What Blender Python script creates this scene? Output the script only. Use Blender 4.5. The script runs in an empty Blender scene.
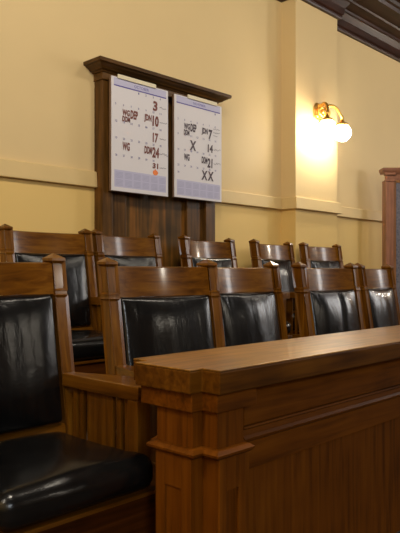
import bpy, bmesh, math, random
from mathutils import Vector, Matrix, noise

random.seed(7)
scn = bpy.context.scene
COL = scn.collection
EYE = 1.25            # eye height above the main floor


# ------------------------------------------------------------------ materials
def new_mat(name):
    m = bpy.data.materials.new(name)
    m.use_nodes = True
    nt = m.node_tree
    return m, nt, nt.nodes['Principled BSDF']


def ramp(nt, stops):
    r = nt.nodes.new('ShaderNodeValToRGB')
    el = r.color_ramp.elements
    while len(el) < len(stops):
        el.new(0.5)
    for e, (p, c) in zip(el, stops):
        e.position = p
        e.color = (*c, 1)
    return r


def wood(name, dark, mid, light, axis='X', rough=0.36, grain=1.0, coat=0.0, bump=0.08, spec=0.32, coat_rough=0.2):
    m, nt, b = new_mat(name)
    tc = nt.nodes.new('ShaderNodeTexCoord')
    mp = nt.nodes.new('ShaderNodeMapping')
    s = {'X': (1.2, 22, 22), 'Y': (22, 1.2, 22), 'Z': (22, 22, 1.2)}[axis]
    mp.inputs['Scale'].default_value = [v * grain for v in s]
    oi = nt.nodes.new('ShaderNodeObjectInfo')
    add = nt.nodes.new('ShaderNodeVectorMath')
    add.operation = 'MULTIPLY_ADD'
    comb = nt.nodes.new('ShaderNodeCombineXYZ')
    for i in range(3):
        nt.links.new(oi.outputs['Random'], comb.inputs[i])
    add.inputs[1].default_value = (7, 11, 5)
    nt.links.new(comb.outputs[0], add.inputs[0])
    nt.links.new(tc.outputs['Object'], add.inputs[2])
    nt.links.new(add.outputs[0], mp.inputs['Vector'])
    n1 = nt.nodes.new('ShaderNodeTexNoise')
    n1.inputs['Scale'].default_value = 2.2
    n1.inputs['Detail'].default_value = 6
    n1.inputs['Distortion'].default_value = 0.6
    nt.links.new(mp.outputs[0], n1.inputs['Vector'])
    n2 = nt.nodes.new('ShaderNodeTexNoise')
    n2.inputs['Scale'].default_value = 5
    nt.links.new(add.outputs[0], n2.inputs['Vector'])
    r = ramp(nt, [(0.32, dark), (0.5, mid), (0.7, light)])
    mx = nt.nodes.new('ShaderNodeMath')
    mx.operation = 'MULTIPLY_ADD'
    mx.inputs[1].default_value = 0.35
    nt.links.new(n2.outputs[0], mx.inputs[0])
    ml = nt.nodes.new('ShaderNodeMath')
    ml.operation = 'MULTIPLY'
    ml.inputs[1].default_value = 0.68
    nt.links.new(n1.outputs[0], ml.inputs[0])
    nt.links.new(ml.outputs[0], mx.inputs[2])
    nt.links.new(mx.outputs[0], r.inputs[0])
    nt.links.new(r.outputs[0], b.inputs['Base Color'])
    b.inputs['Roughness'].default_value = rough
    b.inputs['Coat Weight'].default_value = coat
    b.inputs['Coat Roughness'].default_value = coat_rough
    b.inputs['Specular IOR Level'].default_value = spec
    bp = nt.nodes.new('ShaderNodeBump')
    bp.inputs['Strength'].default_value = bump
    bp.inputs['Distance'].default_value = 0.003
    nt.links.new(n1.outputs[0], bp.inputs['Height'])
    nt.links.new(bp.outputs[0], b.inputs['Normal'])
    return m


def plain(name, col, rough=0.5, metal=0.0, vary=0.06, scale=6, bump=0.0):
    m, nt, b = new_mat(name)
    tc = nt.nodes.new('ShaderNodeTexCoord')
    n = nt.nodes.new('ShaderNodeTexNoise')
    n.inputs['Scale'].default_value = scale
    n.inputs['Detail'].default_value = 4
    nt.links.new(tc.outputs['Object'], n.inputs['Vector'])
    r = ramp(nt, [(0.3, [c * (1 - vary) for c in col]), (0.7, [min(1, c * (1 + vary)) for c in col])])
    nt.links.new(n.outputs[0], r.inputs[0])
    nt.links.new(r.outputs[0], b.inputs['Base Color'])
    b.inputs['Roughness'].default_value = rough
    b.inputs['Metallic'].default_value = metal
    if bump:
        bp = nt.nodes.new('ShaderNodeBump')
        bp.inputs['Strength'].default_value = bump
        bp.inputs['Distance'].default_value = 0.004
        nt.links.new(n.outputs[0], bp.inputs['Height'])
        nt.links.new(bp.outputs[0], b.inputs['Normal'])
    return m


def leather(name, stretch):
    m, nt, b = new_mat(name)
    tc = nt.nodes.new('ShaderNodeTexCoord')
    mp = nt.nodes.new('ShaderNodeMapping')
    mp.inputs['Scale'].default_value = stretch
    nt.links.new(tc.outputs['Object'], mp.inputs['Vector'])
    n = nt.nodes.new('ShaderNodeTexNoise')
    n.inputs['Scale'].default_value = 7
    n.inputs['Detail'].default_value = 3
    n.inputs['Distortion'].default_value = 0.8
    nt.links.new(mp.outputs[0], n.inputs['Vector'])
    v = nt.nodes.new('ShaderNodeTexVoronoi')
    v.inputs['Scale'].default_value = 260
    nt.links.new(tc.outputs['Object'], v.inputs['Vector'])
    b1 = nt.nodes.new('ShaderNodeBump')
    b1.inputs['Strength'].default_value = 0.16
    b1.inputs['Distance'].default_value = 0.0015
    nt.links.new(v.outputs['Distance'], b1.inputs['Height'])
    b2 = nt.nodes.new('ShaderNodeBump')
    b2.inputs['Strength'].default_value = 0.22
    b2.inputs['Distance'].default_value = 0.012
    nt.links.new(n.outputs[0], b2.inputs['Height'])
    nt.links.new(b1.outputs[0], b2.inputs['Normal'])
    nt.links.new(b2.outputs[0], b.inputs['Normal'])
    r = ramp(nt, [(0.3, (0.003, 0.003, 0.0033)), (0.75, (0.007, 0.0068, 0.0065))])
    nt.links.new(n.outputs[0], r.inputs[0])
    nt.links.new(r.outputs[0], b.inputs['Base Color'])
    b.inputs['Roughness'].default_value = 0.23
    b.inputs['Specular IOR Level'].default_value = 0.5
    return m


CH = ((0.055, 0.017, 0.0010), (0.130, 0.045, 0.0028), (0.21, 0.084, 0.0070))
M = {}
for ax in 'XYZ':
    M['chair' + ax] = wood('chair_oak_' + ax.lower(), *CH, axis=ax, rough=0.3, spec=0.16, coat=0.3, coat_rough=0.12)
    M['rail' + ax] = wood('rail_oak_' + ax.lower(), (0.075, 0.021, 0.0008), (0.145, 0.041, 0.0016), (0.205, 0.063, 0.0034), axis=ax, rough=0.5, spec=0.12)
    M['dark' + ax] = wood('dark_oak_' + ax.lower(), (0.035, 0.016, 0.004), (0.085, 0.038, 0.008), (0.15, 0.065, 0.014), axis=ax, rough=0.34, grain=0.8, spec=0.2)
    M['mahog' + ax] = wood('mahogany_' + ax.lower(), (0.014, 0.005, 0.003), (0.032, 0.011, 0.006), (0.052, 0.018, 0.010), axis=ax, rough=0.33, spec=0.2)
    M['warm' + ax] = wood('reddish_wood_' + ax.lower(), (0.15, 0.065, 0.038), (0.25, 0.11, 0.062), (0.34, 0.155, 0.09), axis=ax, rough=0.35)
M['capedge'] = wood('rail_cap_edge_oak', (0.045, 0.014, 0.0006), (0.10, 0.033, 0.0015), (0.17, 0.062, 0.004), axis='X', rough=0.45, spec=0.15)
M['apron'] = wood('dark_red_oak', (0.026, 0.007, 0.001), (0.06, 0.016, 0.002), (0.095, 0.028, 0.004), axis='X', rough=0.4, spec=0.12)
M['captop'] = wood('rail_cap_oak', (0.090, 0.033, 0.001), (0.26, 0.105, 0.005), (0.48, 0.22, 0.016), axis='X', rough=0.40, coat=0.7, bump=0.25, spec=0.3, coat_rough=0.31)  # worn oak top; amber of the reflected wall also raised into the base colour
M['wall'] = plain('cream_plaster', (0.71, 0.53, 0.26), 0.65, vary=0.025, scale=1.5)
_nt = M['wall'].node_tree                       # deeper yellow tone below the chair rail
_b = _nt.nodes['Principled BSDF']
_src = _b.inputs['Base Color'].links[0].from_socket
_g = _nt.nodes.new('ShaderNodeNewGeometry')
_sp = _nt.nodes.new('ShaderNodeSeparateXYZ')
_lt = _nt.nodes.new('ShaderNodeMath')
_lt.operation = 'LESS_THAN'
_lt.inputs[1].default_value = 0.60 + EYE
_mx = _nt.nodes.new('ShaderNodeMix')
_mx.data_type = 'RGBA'
_mx.blend_type = 'MULTIPLY'
_mx.inputs['B'].default_value = (1.07, 0.99, 0.68, 1)
_nt.links.new(_g.outputs['Position'], _sp.inputs[0])
_nt.links.new(_sp.outputs['Z'], _lt.inputs[0])
_nt.links.new(_lt.outputs[0], _mx.inputs['Factor'])
_nt.links.new(_src, _mx.inputs['A'])
_nt.links.new(_mx.outputs['Result'], _b.inputs['Base Color'])
M['trim'] = plain('cream_trim_paint', (0.69, 0.505, 0.225), 0.55, vary=0.02)
M['carpet'] = plain('dark_carpet', (0.05, 0.03, 0.02), 0.95, vary=0.3, scale=60, bump=0.3)
M['pad'] = leather('black_leather_back', (3.2, 3.2, 0.7))
M['seat'] = leather('black_leather_seat', (1.0, 1.0, 1.0))
M['brass'] = plain('polished_brass', (0.86, 0.52, 0.13), 0.34, metal=1.0, vary=0.15, scale=30)
M['paper'] = plain('white_paper', (0.70, 0.67, 0.69), 0.55, vary=0.01)
M['lavender'] = plain('lavender_print', (0.50, 0.49, 0.66), 0.55, vary=0.03)
M['lavender2'] = plain('lavender_grey_print', (0.36, 0.36, 0.52), 0.55, vary=0.03)
M['navy'] = plain('navy_ink', (0.09, 0.07, 0.32), 0.5)
M['blueink'] = plain('blue_grey_ink', (0.13, 0.12, 0.30), 0.5)
M['marker'] = plain('brown_marker', (0.16, 0.032, 0.020), 0.5)
M['markerdark'] = plain('dark_marker', (0.055, 0.03, 0.045), 0.5)
M['pencil'] = plain('pencil_grey', (0.33, 0.31, 0.35), 0.6)
M['orange'] = plain('orange_sticker', (0.80, 0.20, 0.03), 0.5, vary=0.1)
M['strip'] = plain('cream_plastic_strip', (0.72, 0.64, 0.44), 0.4, vary=0.02)
M['backing'] = plain('cardboard_backing', (0.16, 0.09, 0.05), 0.7)


def globe_mat():
    m, nt, b = new_mat('lit_opal_glass')
    b.inputs['Base Color'].default_value = (1, 0.95, 0.85, 1)
    b.inputs['Emission Color'].default_value = (1.0, 0.90, 0.74, 1)
    b.inputs['Emission Strength'].default_value = 54
    return m


M['globe'] = globe_mat()


def pane_mat():
    m, nt, b = new_mat('textured_dark_glass')
    tc = nt.nodes.new('ShaderNodeTexCoord')
    v = nt.nodes.new('ShaderNodeTexVoronoi')
    v.inputs['Scale'].default_value = 45
    nt.links.new(tc.outputs['Object'], v.inputs['Vector'])
    r = ramp(nt, [(0.1, (0.10, 0.10, 0.13)), (0.7, (0.17, 0.165, 0.20))])
    nt.links.new(v.outputs['Distance'], r.inputs[0])
    nt.links.new(r.outputs[0], b.inputs['Base Color'])
    b.inputs['Roughness'].default_value = 0.22
    b.inputs['Specular IOR Level'].default_value = 0.7
    bp = nt.nodes.new('ShaderNodeBump')
    bp.inputs['Strength'].default_value = 0.25
    bp.inputs['Distance'].default_value = 0.003
    nt.links.new(v.outputs['Distance'], bp.inputs['Height'])
    nt.links.new(bp.outputs[0], b.inputs['Normal'])
    return m


M['pane'] = pane_mat()


# ------------------------------------------------------------------ geometry helpers
def link_mesh(name, bm, mat, parent=None, smooth=False, autosmooth=None, loc=None):
    me = bpy.data.meshes.new(name)
    bmesh.ops.recalc_face_normals(bm, faces=bm.faces[:])
    bm.to_mesh(me)
    bm.free()
    me.materials.append(mat)
    if smooth:
        for p in me.polygons:
            p.use_smooth = True
    if autosmooth:
        me.set_sharp_from_angle(angle=math.radians(autosmooth))
    o = bpy.data.objects.new(name, me)
    COL.objects.link(o)
    if parent:
        o.parent = parent
    if loc:
        o.location = loc
    return o


def thing(name, label, cat, loc=(0, 0, 0), rz=0.0, group=None):
    o = bpy.data.objects.new(name, None)
    o.empty_display_size = 0.1
    COL.objects.link(o)
    o.location = loc
    o.rotation_euler = (0, 0, rz)
    o['label'] = label
    o['category'] = cat
    if group:
        o['group'] = group
    return o


def structure(o):
    o['kind'] = 'structure'
    return o


def box(bm, x0, x1, y0, y1, z0, z1, bev=0.0, fn=None):
    vs = [bm.verts.new((x, y, z)) for z in (z0, z1) for y in (y0, y1) for x in (x0, x1)]
    fs = [bm.faces.new([vs[i] for i in q]) for q in
          ((0, 2, 3, 1), (4, 5, 7, 6), (0, 1, 5, 4), (2, 6, 7, 3), (0, 4, 6, 2), (1, 3, 7, 5))]
    if bev:
        es = list({e for f in fs for e in f.edges})
        r = bmesh.ops.bevel(bm, geom=es, offset=bev, segments=2, affect='EDGES', profile=0.6)
        vs = list({v for f in r['faces'] for v in f.verts} | {v for v in vs if v.is_valid})
    if fn:
        for v in bm.verts:
            v.co = fn(v.co)
    return vs


def boxbm(*a, **k):
    bm = bmesh.new()
    box(bm, *a, **k)
    return bm


def prism(bm, pts, z0, z1, bev=0.0):
    lo = [bm.verts.new((x, y, z0)) for x, y in pts]
    hi = [bm.verts.new((x, y, z1)) for x, y in pts]
    n = len(pts)
    fs = [bm.faces.new(lo[::-1]), bm.faces.new(hi)]
    for i in range(n):
        j = (i + 1) % n
        fs.append(bm.faces.new((lo[i], lo[j], hi[j], hi[i])))
    bmesh.ops.recalc_face_normals(bm, faces=fs)
    if bev:
        es = list({e for f in fs for e in f.edges})
        bmesh.ops.bevel(bm, geom=es, offset=bev, segments=2, affect='EDGES', profile=0.6)
    return bm


def sweep(bm, path, prof):
    """profile (offset to the right of the path, z) swept along a 2-D path with mitres"""
    n = len(path)
    rings = []
    for i in range(n):
        ns = []
        for a, b in ((i - 1, i), (i, i + 1)):
            if 0 <= a and b < n:
                dx, dy = path[b][0] - path[a][0], path[b][1] - path[a][1]
                L = math.hypot(dx, dy)
                ns.append((dy / L, -dx / L))
        if len(ns) == 2:
            d = 1 + ns[0][0] * ns[1][0] + ns[0][1] * ns[1][1]
            m = ((ns[0][0] + ns[1][0]) / d, (ns[0][1] + ns[1][1]) / d)
        else:
            m = ns[0]
        rings.append([bm.verts.new((path[i][0] + m[0] * o, path[i][1] + m[1] * o, z)) for o, z in prof])
    k = len(prof)
    for i in range(n - 1):
        for j in range(k):
            jj = (j + 1) % k
            bm.faces.new((rings[i][j], rings[i][jj], rings[i + 1][jj], rings[i + 1][j]))
    bm.faces.new(rings[0])
    bm.faces.new(rings[-1][::-1])
    return bm


def tube(bm, pts, rad, seg=10, cap=True):
    pts = [Vector(p) for p in pts]
    rings = []
    up = Vector((0.3, 0.2, 1)).normalized()
    for i, p in enumerate(pts):
        t = (pts[min(i + 1, len(pts) - 1)] - pts[max(i - 1, 0)]).normalized()
        a = t.cross(up)
        if a.length < 1e-4:
            a = t.cross(Vector((1, 0, 0)))
        a.normalize()
        c = t.cross(a)
        r = rad[i] if isinstance(rad, (list, tuple)) else rad
        rings.append([bm.verts.new(p + (a * math.cos(2 * math.pi * k / seg) + c * math.sin(2 * math.pi * k / seg)) * r) for k in range(seg)])
    for i in range(len(pts) - 1):
        for k in range(seg):
            kk = (k + 1) % seg
            bm.faces.new((rings[i][k], rings[i][kk], rings[i + 1][kk], rings[i + 1][k]))
    if cap:
        bm.faces.new(rings[0][::-1])
        bm.faces.new(rings[-1])
    return bm


def lathe(bm, prof, origin=(0, 0, 0), axis='Z', seg=24, squash=(1, 1)):
    """prof: (radius, height)"""
    o = Vector(origin)
    rings = []
    for r, h in prof:
        ring = []
        for k in range(seg):
            a = 2 * math.pi * k / seg
            u, w = r * math.cos(a) * squash[0], r * math.sin(a) * squash[1]
            p = Vector((u, w, h)) if axis == 'Z' else Vector((u, -h, w))
            ring.append(bm.verts.new(o + p))
        rings.append(ring)
    for i in range(len(rings) - 1):
        for k in range(seg):
            kk = (k + 1) % seg
            bm.faces.new((rings[i][k], rings[i][kk], rings[i + 1][kk], rings[i + 1][k]))
    bm.faces.new(rings[0][::-1])
    bm.faces.new(rings[-1])
    return bm


def rounded_block(hx, hy, hz, r, cuts=16):
    """box with half sizes hx, hy, hz and corner radius r, verts concentrated near the edges"""
    bm = bmesh.new()
    bmesh.ops.create_cube(bm, size=2.0)
    bmesh.ops.subdivide_edges(bm, edges=bm.edges[:], cuts=cuts, use_grid_fill=True)
    H = (hx, hy, hz)

    def spread(t, h):
        a = abs(t)
        k = 0.62                      # share of verts on the flat part
        q = (a / k) * (1 - r / h) if a < k else (1 - r / h) + (a - k) / (1 - k) * (r / h)
        return math.copysign(min(1, q), t) * h
    for v in bm.verts:
        p = Vector([spread(v.co[i], H[i]) for i in range(3)])
        q = Vector([max(-(H[i] - r), min(H[i] - r, p[i])) for i in range(3)])
        d = p - q
        if d.length > 1e-6:
            v.co = q + d.normalized() * min(r, max(abs(c) for c in d))
        else:
            v.co = p
    return bm


# ------------------------------------------------------------------ the room
Z = lambda z: z + EYE
WY = 3.30                                    # back wall plane
PX0, PX1, PY = 4.45, 5.10, 3.15              # pilaster
CEIL = Z(2.86)

bm = bmesh.new()
box(bm, -2.6, 9.7, -4.6, 1.16, -0.12, 0.0)
box(bm, -2.6, 9.7, 1.16, 2.52, -0.12, 0.25)
box(bm, -2.6, 9.7, 2.52, 3.30, -0.12, 0.45)
structure(link_mesh('floor', bm, M['carpet']))
structure(link_mesh('wall_back', boxbm(-2.7, 9.8, WY, WY + 0.15, -0.12, CEIL + 0.1), M['wall']))
structure(link_mesh('wall_pilaster', boxbm(PX0, PX1, PY, WY + 0.02, 0.40, CEIL), M['wall']))
structure(link_mesh('wall_left', boxbm(-2.75, -2.6, -4.7, WY + 0.1, -0.12, CEIL + 0.1), M['wall']))
structure(link_mesh('wall_right', boxbm(9.7, 9.85, -4.7, WY + 0.1, -0.12, CEIL + 0.1), M['darkZ']))
structure(link_mesh('wall_front', boxbm(-2.7, 9.8, -4.75, -4.6, -0.12, CEIL + 0.1), M['darkX']))
bm = bmesh.new()
box(bm, -2.7, 9.8, -4.7, WY + 0.1, CEIL, CEIL + 0.12)
for k in range(6):
    yy = 1.7 - k * 1.1
    box(bm, -2.6, 9.7, yy - 0.09, yy + 0.09, CEIL - 0.16, CEIL + 0.02)
structure(link_mesh('ceiling', bm, M['mahogX']))

PATH = [(-2.6, WY), (PX0, WY), (PX0, PY), (PX1, PY), (PX1, WY), (9.7, WY)]
rz0, rz1 = Z(0.54), Z(0.64)
bm = sweep(bmesh.new(), PATH, [(-0.01, rz0), (0.030, rz0), (0.032, rz0 + 0.004), (0.026, rz1 - 0.006), (0.020, rz1), (-0.01, rz1 + 0.002)])
structure(link_mesh('trim_1', bm, M['trim']))
c0 = Z(2.315)
crown = [(-0.01, c0), (0.028, c0), (0.034, c0 + 0.012), (0.028, c0 + 0.03), (0.045, c0 + 0.04), (0.05, c0 + 0.10),
         (0.085, c0 + 0.15), (0.10, c0 + 0.155), (0.105, c0 + 0.175), (0.13, c0 + 0.18), (0.19, c0 + 0.20), (0.20, c0 + 0.215),
         (0.36, c0 + 0.225), (0.37, c0 + 0.255), (0.395, c0 + 0.26), (0.405, c0 + 0.29), (0.43, c0 + 0.30), (0.44, c0 + 0.345),
         (0.60, c0 + 0.36), (0.61, CEIL + 0.01), (-0.01, CEIL + 0.01)]
structure(link_mesh('trim_2', sweep(bmesh.new(), PATH, crown), M['mahogX']))

# ------------------------------------------------------------------ juror chairs
LEAN = 0.15
YP = lambda z: LEAN * (max(z, 0.42) - 0.663)
INN, PW, PD = 0.2300, 0.052, 0.060           # half inner width, post width, post depth
PC = INN + PW / 2


def post_bm(side, top=1.06, band=0.908):
    bm = bmesh.new()
    secs = [(0.0, 0, 0), (0.42, 0, 0), (band - 0.003, 0, 0), (band, -0.002, -0.002), (band + 0.010, -0.002, -0.002), (band + 0.012, 0, 0),
            (top - 0.028, 0, 0), (top - 0.027, 0.001, 0.001), (top - 0.018, 0.001, 0.001)]
    rings = []
    for z, dw, dd in secs:
        yc = YP(z)
        w, d = PW / 2 + dw, PD / 2 + dd
        rings.append([bm.verts.new((side * PC + sx * w, yc + sy * d, z)) for sx, sy in ((-1, -1), (1, -1), (1, 1), (-1, 1))])
    recess = []
    for i in range(len(rings) - 1):
        for k in range(4):
            kk = (k + 1) % 4
            f = bm.faces.new((rings[i][k], rings[i][kk], rings[i + 1][kk], rings[i + 1][k]))
            if i in (1, 5) and k in (0, 1, 3):
                recess.append((i, f))
    bm.faces.new(rings[0][::-1])
    apex = bm.verts.new((side * PC, YP(top), top))
    for k in range(4):
        bm.faces.new((rings[-1][k], rings[-1][(k + 1) % 4], apex))
    bmesh.ops.recalc_face_normals(bm, faces=bm.faces[:])
    fs = [f for i, f in recess if i == 5]
    bmesh.ops.inset_individual(bm, faces=fs, thickness=0.011, depth=-0.009)
    fs = [f for i, f in recess if i == 1 and f.is_valid]
    bmesh.ops.inset_individual(bm, faces=fs, thickness=0.013, depth=-0.005)
    return bm


def crest_bm(z0, z1, t, depth, arch=0.0):
    bm = bmesh.new()
    n = 16
    rings = []
    for i in range(n + 1):
        x = -INN - 0.004 + (2 * INN + 0.008) * i / n
        u = x / INN
        c = depth * (1 - u * u)
        za, zb = z0 + arch * (1 - u * u), z1
        ring = []
        for (s, z) in ((-1, za), (-1, za + 0.006), (-1, zb - 0.005), (-0.5, zb), (0.5, zb), (1, zb - 0.005), (1, za)):
            ring.append(bm.verts.new((x, YP(z) + c - 0.006 + s * t / 2, z)))
        rings.append(ring)
    k = len(rings[0])
    for i in range(n):
        for j in range(k):
            jj = (j + 1) % k
            bm.faces.new((rings[i][j], rings[i][jj], rings[i + 1][jj], rings[i + 1][j]))
    bm.faces.new(rings[0])
    bm.faces.new(rings[-1][::-1])
    return bm


def pad_bm(seed, crease, z1):
    z0 = 0.500
    hz = (z1 - z0) / 2
    bm = rounded_block(0.226, 0.034, hz, 0.017, cuts=30)
    for v in bm.verts:
        x, y, z = v.co
        u, w = x / 0.226, z / hz
        if y < 0.005:
            bul = (1 - abs(u) ** 3.0) * (1 - abs(w) ** 4.0)
            y -= 0.030 * max(0, bul) * min(1, -y / 0.02 + 0.25)
            fade = max(0, 1 - abs(u) ** 6) * max(0, 1 - abs(w) ** 8)
            # vertical pulls fanning down from the top edge
            top = 0.35 + 0.65 * max(0, w * 0.5 + 0.5)
            y += 0.0065 * noise.noise((x * 15 + seed * 3.1, z * 1.8 + seed, seed * 1.7)) * fade * top
            y += 0.005 * noise.noise((x * 9 + seed, z * 5, seed * 2.3)) * fade
            if crease:
                y += 0.012 * math.exp(-((x - 0.012 - 0.02 * w) / 0.014) ** 2) * fade * (0.4 + 0.6 * max(0, w * 0.5 + 0.5))
        # tight top corners pulled in towards the frame
        if w > 0.6:
            z -= 0.010 * abs(u) ** 0.0 * (abs(u) ** 4) * 0.0
            z -= 0.003 * (1 - abs(u) ** 2)
        zz = z + (z0 + z1) / 2
        v.co = (x, y + YP(zz) + 0.006, zz)
    return bm


def seat_bm(seed):
    hx, hy, hz = 0.2270, 0.232, 0.050
    bm = rounded_block(hx, hy, hz, 0.040, cuts=26)
    for v in bm.verts:
        x, y, z = v.co
        if z > -0.005:
            f = min(1, (z + 0.005) / 0.04)
            z += f * 0.018 * (1 - (x / hx) ** 2) * (1 - (y / hy) ** 4)
            z += f * 0.006 * noise.noise((x * 9 + seed, y * 9, seed))
        if y < -hy + 0.05:
            y -= 0.008 * (1 - (x / hx) ** 2) * (1 - (z / hz) ** 2 if abs(z) < hz else 0)
            y += 0.004 * noise.noise((x * 14 + seed, z * 14, 2.2 + seed))
        y -= 0.258
        if y < -0.421:                       # the front widens before the arm posts
            x *= 1 + 0.10 * min(1, (-0.421 - y) / 0.012)
        v.co = (x, y, z + 0.4255)
    return bm


def arm_bm(s, flare, zt=0.663, th=0.043):
    yb, yf = -0.030, -0.420
    inner, outer = INN, INN + 0.048
    pts = [(inner, yb), (inner, yf)]
    n = 10
    for i in range(n + 1):
        t = i / n
        y = yf + (yb - yf) * t
        e = 1 - t
        pts.append((outer + flare * math.sin(min(1, e / 0.8) * math.pi / 2) ** 1.4, y))
    bm = prism(bmesh.new(), [(s * x, y) for x, y in (pts if s > 0 else pts[::-1])], zt - th, zt, bev=0.0035)
    return bm


def slat_bm(s, y0, y1):
    return boxbm(s * (PC) - 0.007, s * PC + 0.007, y0, y1, 0.355, 0.622, bev=0.0015)


def juror_chair(label, x, y, z, rot, fl, fr, seed, crease=False, top=1.06, crest=(0.908, 1.026)):
    t = thing('juror_chair', label, 'chair', (x, y, z), math.radians(rot), 'oak and black leather juror chairs')
    for s in (-1, 1):
        link_mesh('back_post', post_bm(s, top, crest[0]), M['chairZ'], t)
    link_mesh('crest_rail', crest_bm(crest[0], crest[1], 0.024, 0.034, 0.0), M['chairX'], t, smooth=True, autosmooth=40)
    link_mesh('back_pad', pad_bm(seed, crease, crest[0] + 0.001), M['pad'], t, smooth=True)
    link_mesh('lower_back_rail', crest_bm(0.452, 0.495, 0.026, 0.006), M['chairX'], t, smooth=True, autosmooth=40)
    link_mesh('seat_cushion', seat_bm(seed), M['seat'], t, smooth=True)
    # apron: front board with a thin ledge, plus sides and back, one frame
    bm = bmesh.new()
    box(bm, -0.255, 0.255, -0.476, -0.4195, 0.170, 0.362, bev=0.003)
    box(bm, -INN + 0.001, INN - 0.001, -0.419, -0.022, 0.334, 0.3745, bev=0.002)
    for s in (-1, 1):
        box(bm, s * 0.220 - 0.011, s * 0.220 + 0.011, -0.419, -0.022, 0.25, 0.334, bev=0.002)
    box(bm, -0.208, 0.208, -0.045, -0.022, 0.25, 0.334, bev=0.002)
    link_mesh('seat_ledge', boxbm(-0.258, 0.258, -0.484, -0.4195, 0.3625, 0.3745, bev=0.003), M['chairX'], t)
    link_mesh('seat_frame', bm, M['apron'], t)
    for s, f in ((-1, fl), (1, fr)):
        a = link_mesh('armrest', arm_bm(s, f), M['chairY'], t)
        link_mesh('side_rail', boxbm(s * PC - 0.013, s * PC + 0.013, -0.372, -0.064, 0.27, 0.355, bev=0.002), M['chairY'], t)
        link_mesh('front_leg', boxbm(s * PC - PW / 2, s * PC + PW / 2, -0.418, -0.372, 0.0, 0.6205, bev=0.003), M['chairZ'], t)
        for y0, y1 in ((-0.088, -0.068), (-0.124, -0.104), (-0.278, -0.146), (-0.318, -0.298), (-0.356, -0.336)):
            link_mesh('slat', slat_bm(s, y0, y1), M['chairZ'], a)
    return t


T1, T2 = 0.25, 0.45


def place(lx, ly, rot):
    """chair origin from the world position of its left back post at the arm level"""
    c, s = math.cos(math.radians(rot)), math.sin(math.radians(rot))
    return lx + PC * c, ly + PC * s


ch = lambda lab, lx, ly, z, rot, *a, **k: juror_chair(lab, *place(lx, ly, rot), z, rot, *a, **k)
ch('large nearest juror chair at far left, whole black leather seat showing', 0.7525, 1.860, T1, 0, 0.05, 0.085, 1, top=1.070, crest=(0.928, 1.036))
ch('front-row juror chair behind the rail\'s end post, wrinkled black leather back', 1.497, 1.865, T1, -4.5, 0.06, 0.02, 2)
ch('front-row juror chair, third from left, its right post beside a gap', 2.095, 1.915, T1, 2.6, 0.0, 0.02, 3)
ch('front-row juror chair behind the rail with one long crease down its black leather back', 2.742, 1.865, T1, 0, 0.01, 0.018, 4, crease=True)
ch('front-row juror chair farthest right, turned aside, in front of the dark glazed cabinet', 3.345, 1.865, T1, 9, 0.0, 0.04, 5)
ch('leftmost back-row juror chair against plain yellow wall, behind the large nearest chair', 1.730, 3.02, T2, 0, 0.04, 0.012, 6)
ch('back-row juror chair directly below the left wall calendar, bright streak on its crest', 2.322, 3.02, T2, 5.5, 0.0, 0.05, 7)
ch('back-row juror chair in front of the dark wall panel\'s right edge, below the right calendar', 3.058, 3.02, T2, 4.5, 0.05, 0.05, 8)
ch('back-row juror chair just left of the pilaster, seen through the gap in the front row', 3.810, 3.02, T2, 6, 0.03, 0.005, 9)
ch('rightmost back-row juror chair under the globe sconce, in front of the pilaster', 4.457, 3.02, T2, 0, 0.005, 0.05, 10)

# ------------------------------------------------------------------ jury rail
rail = thing('jury_rail', 'long oak jury box rail with thick worn cap and panelled end post, in front', 'railing', (1.2, 1.25, 0.0))
RX = 8.0


def rp(name, pts, z0, z1, mat, bev=0.0, parent=None):
    p = [(x - 1.2, y - 1.25) for x, y in pts]
    return link_mesh(name, prism(bmesh.new(), p, Z(z0), Z(z1), bev), mat, parent or rail)


def cross(ex, ey0, ey1, cx, cy0, cy1, fx0, fx1, fy, xr):
    """plan of the end post: end face, core, front pilaster"""
    return [(ex, ey0), (cx, ey0), (cx, cy0), (fx0, cy0), (fx0, fy), (fx1, fy), (fx1, cy0), (xr, cy0), (xr, cy1), (cx, cy1), (cx, ey1), (ex, ey1)]


CAP = [(1.157, 1.145), (1.203, 1.145), (1.203, 1.083), (RX, 1.083), (RX, 1.419), (1.203, 1.419), (1.203, 1.357), (1.157, 1.357)]
rp('rail_cap', CAP, -0.309, -0.2505, M['capedge'], 0.004)
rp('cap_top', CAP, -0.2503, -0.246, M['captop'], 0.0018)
post = rp('end_post', [(1.190, 1.165), (1.226, 1.165), (1.226, 1.112), (1.330, 1.112), (1.330, 1.150), (1.400, 1.150), (1.400, 1.325), (1.226, 1.325), (1.226, 1.302), (1.190, 1.302)], -1.25, -0.3595, M['railZ'])


def recess_panel(fn_box, name):
    return fn_box


# sunk panels on the post faces: raised stiles and rails around a deeper field
def frame_strips(name, face, a0, a1, z0, z1, w, t):
    bm = bmesh.new()

    def strip(p0, p1, q0, q1):
        if face == 'end':
            box(bm, 1.190 - t - 1.2, 1.1905 - 1.2, p0 - 1.25, p1 - 1.25, Z(q0), Z(q1), bev=0.0012)
        else:
            box(bm, p0 - 1.2, p1 - 1.2, 1.112 - t - 1.25, 1.1125 - 1.25, Z(q0), Z(q1), bev=0.0012)
    strip(a0, a0 + w, z0, z1)
    strip(a1 - w, a1, z0, z1)
    strip(a0 + w + 0.0005, a1 - w - 0.0005, z1 - 0.088, z1)
    strip(a0 + w + 0.0005, a1 - w - 0.0005, z0, z0 + 0.09)
    link_mesh(name, bm, M['railZ'], post)


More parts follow.
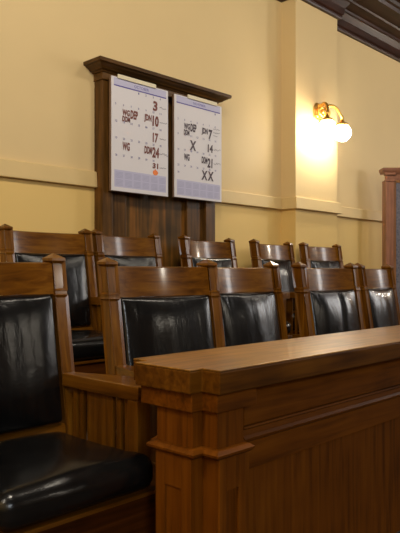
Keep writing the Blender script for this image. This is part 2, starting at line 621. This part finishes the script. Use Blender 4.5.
frame_strips('panel_moulding', 'end', 1.1655, 1.3015, -1.24, -0.4795, 0.036, 0.007)
frame_strips('panel_moulding', 'front', 1.2265, 1.3295, -1.24, -0.4795, 0.027, 0.007)
rp('post_capital', [(1.172, 1.152), (1.212, 1.152), (1.212, 1.1), (1.372, 1.1), (1.372, 1.137), (1.40, 1.137), (1.40, 1.36), (1.212, 1.36), (1.212, 1.350), (1.172, 1.350)], -0.359, -0.3095, M['railX'], 0.003)
# neck moulding wrapping end pilaster and front pilaster
path = [(1.40, 1.3255), (1.226, 1.3255), (1.226, 1.303), (1.189, 1.303), (1.189, 1.164), (1.225, 1.164), (1.225, 1.111), (1.331, 1.111), (1.331, 1.149), (1.362, 1.149)]
path = [(x - 1.2, y - 1.25) for x, y in path]
bm = sweep(bmesh.new(), [(p[0], p[1]) for p in path],
           [(0, Z(-0.479)), (0.012, Z(-0.479)), (0.020, Z(-0.472)), (0.021, Z(-0.466)), (0.010, Z(-0.457)), (0.0, Z(-0.455))])
for v in bm.verts:
    pass
nm = link_mesh('post_moulding', bm, M['railX'], rail)

# front wall of the rail
bm = boxbm(1.401 - 1.2, RX - 1.2, 1.165 - 1.25, 1.325 - 1.25, 0.0, Z(-0.3095))
link_mesh('front_panel', bm, M['railZ'], rail)
link_mesh('frieze', boxbm(1.374 - 1.2, RX - 1.2, 1.146 - 1.25, 1.1645 - 1.25, Z(-0.425), Z(-0.3095), bev=0.002), M['railX'], rail)
bm = bmesh.new()
x0, x1 = 1.364 - 1.2, RX - 1.2
sweep(bm, [(x0, 1.1645 - 1.25), (x1, 1.1645 - 1.25)], [(0, Z(-0.474)), (0.016, Z(-0.474)), (0.026, Z(-0.468)), (0.030, Z(-0.460)), (0.024, Z(-0.452)), (0.022, Z(-0.436)), (0.028, Z(-0.431)), (0.027, Z(-0.4265)), (0, Z(-0.4255))])
link_mesh('ledge_moulding', bm, M['railX'], rail)
bm = boxbm(1.401 - 1.2, RX - 1.2, 1.152 - 1.25, 1.1645 - 1.25, Z(-0.553), Z(-0.4745), bev=0.002)
link_mesh('panel_top_rail', bm, M['railX'], rail)
link_mesh('baseboard', boxbm(1.401 - 1.2, RX - 1.2, 1.148 - 1.25, 1.1645 - 1.25, 0.0, 0.16, bev=0.003), M['railX'], rail)

# ------------------------------------------------------------------ dark oak wall panel with cornice
wp = thing('oak_wall_panel', 'tall dark oak panelled surround with moulded cornice behind the two calendars', 'wall panel', (3.0, WY, T2))
X = lambda x: x - 3.0
Y = lambda y: y - WY
ZL = lambda z: Z(z) - T2
ZT = 1.30
for a, b in ((2.475, 2.555), (3.42, 3.52)):
    link_mesh('casing', boxbm(X(a), X(b), Y(3.215), Y(WY - 0.001), 0.0, ZL(1.21), bev=0.003), M['darkZ'], wp)
for a, b in ((2.556, 2.69), (3.25, 3.419)):
    link_mesh('stile', boxbm(X(a), X(b), Y(3.242), Y(WY - 0.001), 0.0, ZL(1.21), bev=0.006), M['darkZ'], wp)
link_mesh('panel', boxbm(X(2.691), X(3.249), Y(3.266), Y(WY - 0.001), 0.0, ZL(1.21)), wood('figured_dark_oak', (0.018, 0.011, 0.003), (0.085, 0.042, 0.009), (0.27, 0.105, 0.018), axis='Z', rough=0.36, grain=0.42, spec=0.15), wp)
link_mesh('frieze', boxbm(X(2.468), X(3.527), Y(3.205), Y(WY - 0.001), ZL(1.2105), ZL(1.2565), bev=0.003), M['darkX'], wp)
bm = sweep(bmesh.new(), [(X(2.468), Y(WY - 0.001)), (X(2.468), Y(3.205)), (X(3.527), Y(3.205)), (X(3.527), Y(WY - 0.001))],
           [(-0.05, ZL(1.257)), (0.008, ZL(1.257)), (0.012, ZL(1.264)), (0.028, ZL(1.268)), (0.036, ZL(1.276)), (0.058, ZL(1.288)), (0.062, ZL(1.294)), (0.076, ZL(1.297)), (0.078, ZL(1.316)), (0.07, ZL(1.322)), (-0.05, ZL(1.326))])
link_mesh('cornice', bm, M['darkX'], wp)

# ------------------------------------------------------------------ calendars
def text_into(bm, s, x, ztop, w, h, y, bold=0.0, slant=0.0):
    """glyph outlines of s as flat mesh, top-left at (x, ztop), fitted to w x h"""
    cu = bpy.data.curves.new('lettering', 'FONT')
    cu.body = s
    cu.offset = bold
    cu.resolution_u = 3
    ob = bpy.data.objects.new('lettering', cu)
    COL.objects.link(ob)
    me = ob.to_mesh()
    vs = [v.co.copy() for v in me.vertices]
    if vs:
        ax0, ax1 = min(v.x for v in vs), max(v.x for v in vs)
        ay0, ay1 = min(v.y for v in vs), max(v.y for v in vs)
        sx, sy = w / max(1e-6, ax1 - ax0), h / max(1e-6, ay1 - ay0)
        nv = [bm.verts.new((x + (v.x - ax0) * sx + slant * (v.y - ay0) * sy, y, ztop - (ay1 - v.y) * sy)) for v in vs]
        for p in me.polygons:
            try:
                bm.faces.new([nv[i] for i in p.vertices])
            except ValueError:
                pass
    ob.to_mesh_clear()
    bpy.data.objects.remove(ob)
    bpy.data.curves.remove(cu)


def quad(bm, x0, x1, z0, z1, y):
    bm.faces.new([bm.verts.new(p) for p in ((x0, y, z0), (x1, y, z0), (x1, y, z1), (x0, y, z1))])


def scribble(bm, x, z, w, h, y, seed):
    rnd = random.Random(seed)
    px, pz = x, z
    for k in range(9):
        nx = x + w * (k + 1) / 9
        nz = z + h * rnd.uniform(-0.5, 0.5)
        d = Vector((nx - px, 0, nz - pz)).normalized()
        n = Vector((-d.z, 0, d.x)) * 0.0022
        bm.faces.new([bm.verts.new((a + sx * n.x, y, b + sx * n.z)) for a, b, sx in ((px, pz, 1), (nx, nz, 1), (nx, nz, -1), (px, pz, -1))])
        px, pz = nx, nz


def calendar(label, x0, zt, W, H, title, first_col, days, row_z, words, ink, sticker, pencil, strip_x):
    y_off = 3.166
    t = thing('wall_calendar', label, 'calendar', (x0, y_off, Z(zt)), 0, 'large paper wall calendars')
    link_mesh('backing_board', boxbm(-0.006, W + 0.002, 0.006, 0.018, -H - 0.004, -0.002, bev=0.001), M['backing'], t)
    link_mesh('page', boxbm(0, W, 0.0, 0.0055, -H, 0, bev=0.0008), M['paper'], t)
    f = -0.0008
    bm = bmesh.new()
    quad(bm, 0.018, W - 0.018, -0.050, -0.006, f)
    link_mesh('header_band', bm, M['lavender'], t)
    bm = bmesh.new()
    quad(bm, 0.018, W - 0.018, -0.057, -0.0495, f * 1.5)
    text_into(bm, title, W * 0.38, -0.022, W * 0.26, 0.018, f * 2)
    link_mesh('header_print', bm, M['navy'], t)
    bm = bmesh.new()
    quad(bm, 0.022, W - 0.018, -0.690, -0.582, f)
    link_mesh('footer_band', bm, M['lavender'], t)
    bm = bmesh.new()
    for c in range(6):
        for r in range(2):
            cx, cz = 0.032 + c * 0.074, -0.596 - r * 0.048
            for q in range(5):
                quad(bm, cx, cx + 0.058, cz - q * 0.0082 - 0.0030, cz - q * 0.0082, f * 1.8)
    link_mesh('footer_print', bm, M['lavender2'], t)
    c, r = first_col, 0
    for d in range(1, days + 1):
        zz = row_z[r] + 0.005
        if r == 5:
            zz = row_z[5] + 0.005
        bm = bmesh.new()
        text_into(bm, str(d), 0.028 + c * 0.0630, zz, 0.009 if d < 10 else 0.016, 0.0135, f * 1.6, bold=0.02)
        link_mesh('date_number', bm, M['blueink'], t)
        c += 1
        if c == 7:
            c, r = 0, r + 1
    for s, x, z, w, h in words:
        bm = bmesh.new()
        text_into(bm, s, x, z, w, h, f * 2.2, bold=0.045, slant=0.04)
        link_mesh('handwritten_mark', bm, M[ink], t)
    for i, (x, z, w, h) in enumerate(pencil):
        bm = bmesh.new()
        scribble(bm, x, z, w, h, f * 2.0, i + int(x0 * 100))
        link_mesh('pencil_note', bm, M['pencil'], t)
    if sticker:
        x, z, r = sticker
        bm = bmesh.new()
        n = 20
        bm.faces.new([bm.verts.new((x + r * 1.1 * math.cos(2 * math.pi * k / n) * (1 + 0.05 * math.cos(6 * math.pi * k / n)), f * 2.2, z + r * 0.85 * math.sin(2 * math.pi * k / n))) for k in range(n)])
        quad(bm, x - 0.003, x + 0.003, z + r * 0.8, z + r * 1.2, f * 2.2)
        link_mesh('pumpkin_sticker', bm, M['orange'], t)
    link_mesh('hanging_strip', boxbm(strip_x[0], strip_x[1], -0.010, -0.0010, -0.008, 0.018, bev=0.002), M['strip'], t)
    return t


ROWS = [-0.068, -0.166, -0.274, -0.380, -0.487, -0.529]
calendar('left wall calendar marked in reddish-brown marker, orange sticker under the 31', 2.508, 1.232, 0.484, 0.715, 'OCTOBER', 3, 31, ROWS,
         [("3", 0.345, -0.091, 0.040, 0.066), ("WG", 0.085, -0.193, 0.060, 0.040), ("DDM", 0.085, -0.236, 0.064, 0.035), ("DEP", 0.152, -0.188, 0.061, 0.056),
          ("JDN", 0.268, -0.190, 0.064, 0.055), ("10", 0.340, -0.188, 0.056, 0.072), ("17", 0.342, -0.303, 0.049, 0.064), ("WG", 0.085, -0.400, 0.060, 0.053),
          ("DDM", 0.270, -0.400, 0.066, 0.050), ("24", 0.338, -0.397, 0.062, 0.070), ("31", 0.342, -0.503, 0.050, 0.036)],
         'marker', (0.367, -0.566, 0.021),
         [(0.405, -0.125, 0.06, 0.012), (0.405, -0.225, 0.07, 0.014), (0.405, -0.335, 0.055, 0.010), (0.405, -0.437, 0.075, 0.02), (0.405, -0.528, 0.06, 0.012)], (0.045, 0.367))
NROW = [-0.068, -0.162, -0.265, -0.371, -0.479, -0.529]
calendar('right wall calendar with dark X marks, overhanging the panel edge', 3.053, 1.228, 0.482, 0.705, 'NOVEMBER', 6, 30, NROW,
         [("WG", 0.088, -0.183, 0.060, 0.043), ("DDM", 0.088, -0.229, 0.055, 0.038), ("DEP", 0.153, -0.178, 0.060, 0.056), ("JDN", 0.267, -0.187, 0.063, 0.055),
          ("7", 0.338, -0.190, 0.040, 0.073), ("X", 0.146, -0.296, 0.064, 0.070), ("14", 0.330, -0.298, 0.055, 0.058), ("WG", 0.088, -0.396, 0.056, 0.048),
          ("DDM", 0.267, -0.394, 0.058, 0.049), ("21", 0.327, -0.398, 0.053, 0.069), ("X", 0.265, -0.493, 0.062, 0.068), ("X", 0.330, -0.493, 0.062, 0.068)],
         'markerdark', None,
         [(0.390, -0.178, 0.07, 0.014), (0.390, -0.205, 0.07, 0.018), (0.390, -0.228, 0.045, 0.010), (0.395, -0.330, 0.075, 0.018), (0.395, -0.428, 0.075, 0.018)], (0.123, 0.423))

# ------------------------------------------------------------------ wall sconce
SX, SZ = 4.77, Z(1.40)
sc = thing('wall_sconce', 'scrolled brass wall sconce with two lit white glass globes on the pilaster', 'wall lamp', (SX, PY, SZ))
bm = lathe(bmesh.new(), [(0.075, 0.0), (0.078, 0.006), (0.070, 0.014), (0.052, 0.018), (0.046, 0.028), (0.026, 0.034), (0.020, 0.05), (0.006, 0.056)], (0, -0.0005, 0), 'Y', 28, (0.85, 1.15))
link_mesh('backplate', bm, M['brass'], sc, smooth=True, autosmooth=35)
for s in (-1, 1):
    gx, gy, gz = s * 0.12, -0.18, -0.18
    pts, rad = [], []
    for i in range(25):
        t = i / 24
        x = s * (0.02 + 0.10 * t)
        y = -0.03 - 0.15 * math.sin(t * math.pi / 2)
        z = 0.01 + 0.055 * math.sin(t * math.pi * 1.25 + 0.15) - 0.030 * t
        pts.append((x, y, z))
        rad.append(0.017 - 0.005 * t)
    tube_bm = tube(bmesh.new(), pts, rad, 10)
    link_mesh('scroll_arm', tube_bm, M['brass'], sc, smooth=True)
    cur = []
    for i in range(30):
        t = i / 29
        r = 0.050 * (1 - 0.75 * t)
        a = t * 3.4 * math.pi + 1.2
        cur.append((s * (0.045 + r * math.cos(a)), -0.060 - 0.03 * t, 0.0 + r * math.sin(a)))
    link_mesh('scroll_leaf', tube(bmesh.new(), cur, 0.0125, 10), M['brass'], sc, smooth=True)
    ez = pts[-1][2]
    bm = lathe(bmesh.new(), [(0.004, ez + 0.035), (0.013, ez + 0.026), (0.016, ez + 0.012), (0.011, ez), (0.018, ez - 0.012), (0.024, ez - 0.030), (0.024, gz + 0.088), (0.048, gz + 0.080), (0.056, gz + 0.070), (0.056, gz + 0.060), (0.030, gz + 0.058)], (gx, gy, 0), 'Z', 20)
    link_mesh('globe_fitter', bm, M['brass'], sc, smooth=True, autosmooth=35)
    bm = bmesh.new()
    bmesh.ops.create_uvsphere(bm, u_segments=28, v_segments=18, radius=0.075)
    link_mesh('glass_globe', bm, M['globe'], sc, smooth=True, loc=(gx, gy, gz))

# ------------------------------------------------------------------ glazed cabinet at the right
gc = thing('glazed_cabinet', 'tall reddish wooden cabinet with dark glass door set at an angle by the wall', 'cabinet', (5.905, 3.115, T2), math.radians(-46.2))
GT = Z(1.05) - T2
LW = 1.15
link_mesh('carcass', boxbm(0.02, LW, 0.035, 0.12, 0, GT - 0.12), M['warmZ'], gc)
for a, b in ((0.02, 0.105), (LW - 0.085, LW)):
    bm = bmesh.new()
    box(bm, a, b, -0.015, 0.034, 0.10, GT - 0.075, bev=0.004)
    box(bm, a - 0.012, b + 0.012, -0.027, 0.034, 0.0, 0.0995, bev=0.004)
    box(bm, a - 0.008, b + 0.008, -0.026, 0.034, GT - 0.135, GT - 0.118, bev=0.004)
    link_mesh('column', bm, M['warmZ'], gc)
    link_mesh('capital', boxbm(a - 0.010, b + 0.010, -0.034, 0.034, GT - 0.0745, GT - 0.052, bev=0.006), M['warmX'], gc)
bm = boxbm(0.106, LW - 0.086, 0.004, 0.034, GT - 0.12, GT - 0.0525, bev=0.002)
link_mesh('frieze', bm, M['warmX'], gc)
bm = sweep(bmesh.new(), [(0.012, 0.12), (0.012, -0.005), (LW + 0.008, -0.005), (LW + 0.008, 0.12)],
           [(-0.09, GT - 0.0515), (0.012, GT - 0.0515), (0.016, GT - 0.040), (0.024, GT - 0.030), (0.026, GT - 0.005), (0.022, GT), (-0.09, GT)])
link_mesh('cornice', bm, M['warmX'], gc)
bm = bmesh.new()
box(bm, 0.107, 0.128, 0.010, 0.034, 0.05, GT - 0.121, bev=0.003)
box(bm, LW - 0.108, LW - 0.087, 0.010, 0.034, 0.05, GT - 0.121, bev=0.003)
box(bm, 0.1285, LW - 0.1085, 0.010, 0.034, GT - 0.145, GT - 0.121, bev=0.003)
box(bm, 0.1285, LW - 0.1085, 0.010, 0.034, 0.05, 0.15, bev=0.003)
door = link_mesh('door', bm, wood('orange_trim_wood', (0.20, 0.09, 0.03), (0.30, 0.13, 0.04), (0.38, 0.18, 0.06), axis='Z'), gc)
link_mesh('glass_pane', boxbm(0.1285, LW - 0.1085, 0.022, 0.030, 0.1505, GT - 0.1455), M['pane'], door)

# ------------------------------------------------------------------ lights
def area(name, loc, target, sx, sy, power, col):
    l = bpy.data.lights.new(name, 'AREA')
    l.shape = 'RECTANGLE'
    l.size, l.size_y = sx, sy
    l.energy = power
    l.color = col
    o = bpy.data.objects.new(name, l)
    COL.objects.link(o)
    o.location = loc
    o.rotation_euler = (Vector(target) - Vector(loc)).to_track_quat('-Z', 'Y').to_euler()
    return o


def lamp(name, loc, power, col, r=0.16):
    l = bpy.data.lights.new(name, 'POINT')
    l.energy = power
    l.color = col
    l.shadow_soft_size = r
    o = bpy.data.objects.new(name, l)
    COL.objects.link(o)
    o.location = loc
    return o


DAY = (1.0, 0.97, 0.94)
WARM = (1.0, 0.90, 0.74)
area('unseen_daylight', (9.6, -0.7, Z(1.55)), (5.0, 3.0, Z(0.8)), 1.0, 1.8, 90, DAY)
area('unseen_daylight', (-1.2, -4.5, Z(1.9)), (1.2, 3.3, Z(0.8)), 2.6, 1.5, 150, (0.88, 0.94, 1.0))  # added cool fill from the unseen front left, no known window
lamp('ceiling_lamp', (4.9, -3.0, Z(1.45)), 60, WARM, 0.06)
for lx, pw in ((-1.4, 115), (0.9, 124), (3.2, 48), (5.5, 34), (7.8, 32)):
    lamp('ceiling_lamp', (lx, 0.75, Z(2.45)), pw, WARM, 0.2)
lamp('unseen_wall_lamp', (9.4, 1.2, Z(1.25)), 60, WARM, 0.06)  # unseen lamp, placed to give a back-row crest its streak

w = bpy.data.worlds.new('dim_room_air')
scn.world = w
w.use_nodes = True
w.node_tree.nodes['Background'].inputs[0].default_value = (0.8, 0.75, 0.7, 1)
w.node_tree.nodes['Background'].inputs[1].default_value = 0.05

# ------------------------------------------------------------------ camera
cam = bpy.data.cameras.new('camera')
co = bpy.data.objects.new('camera', cam)
COL.objects.link(co)
co.location = (0, 0, EYE)
ang = math.atan2(615, 642)
fwd = Vector((math.cos(ang), math.sin(ang), 0))
co.rotation_euler = fwd.to_track_quat('-Z', 'Y').to_euler()
cam.sensor_fit = 'HORIZONTAL'
cam.sensor_width = 36
cam.lens = 36 * 642 / 400
cam.shift_y = 6.5 / 400
cam.clip_start = 0.05
scn.camera = co

vs = scn.view_settings
vs.view_transform = 'Standard'
vs.look = 'None'
vs.gamma = 1
vs.use_curve_mapping = False
vs.exposure = 0.1
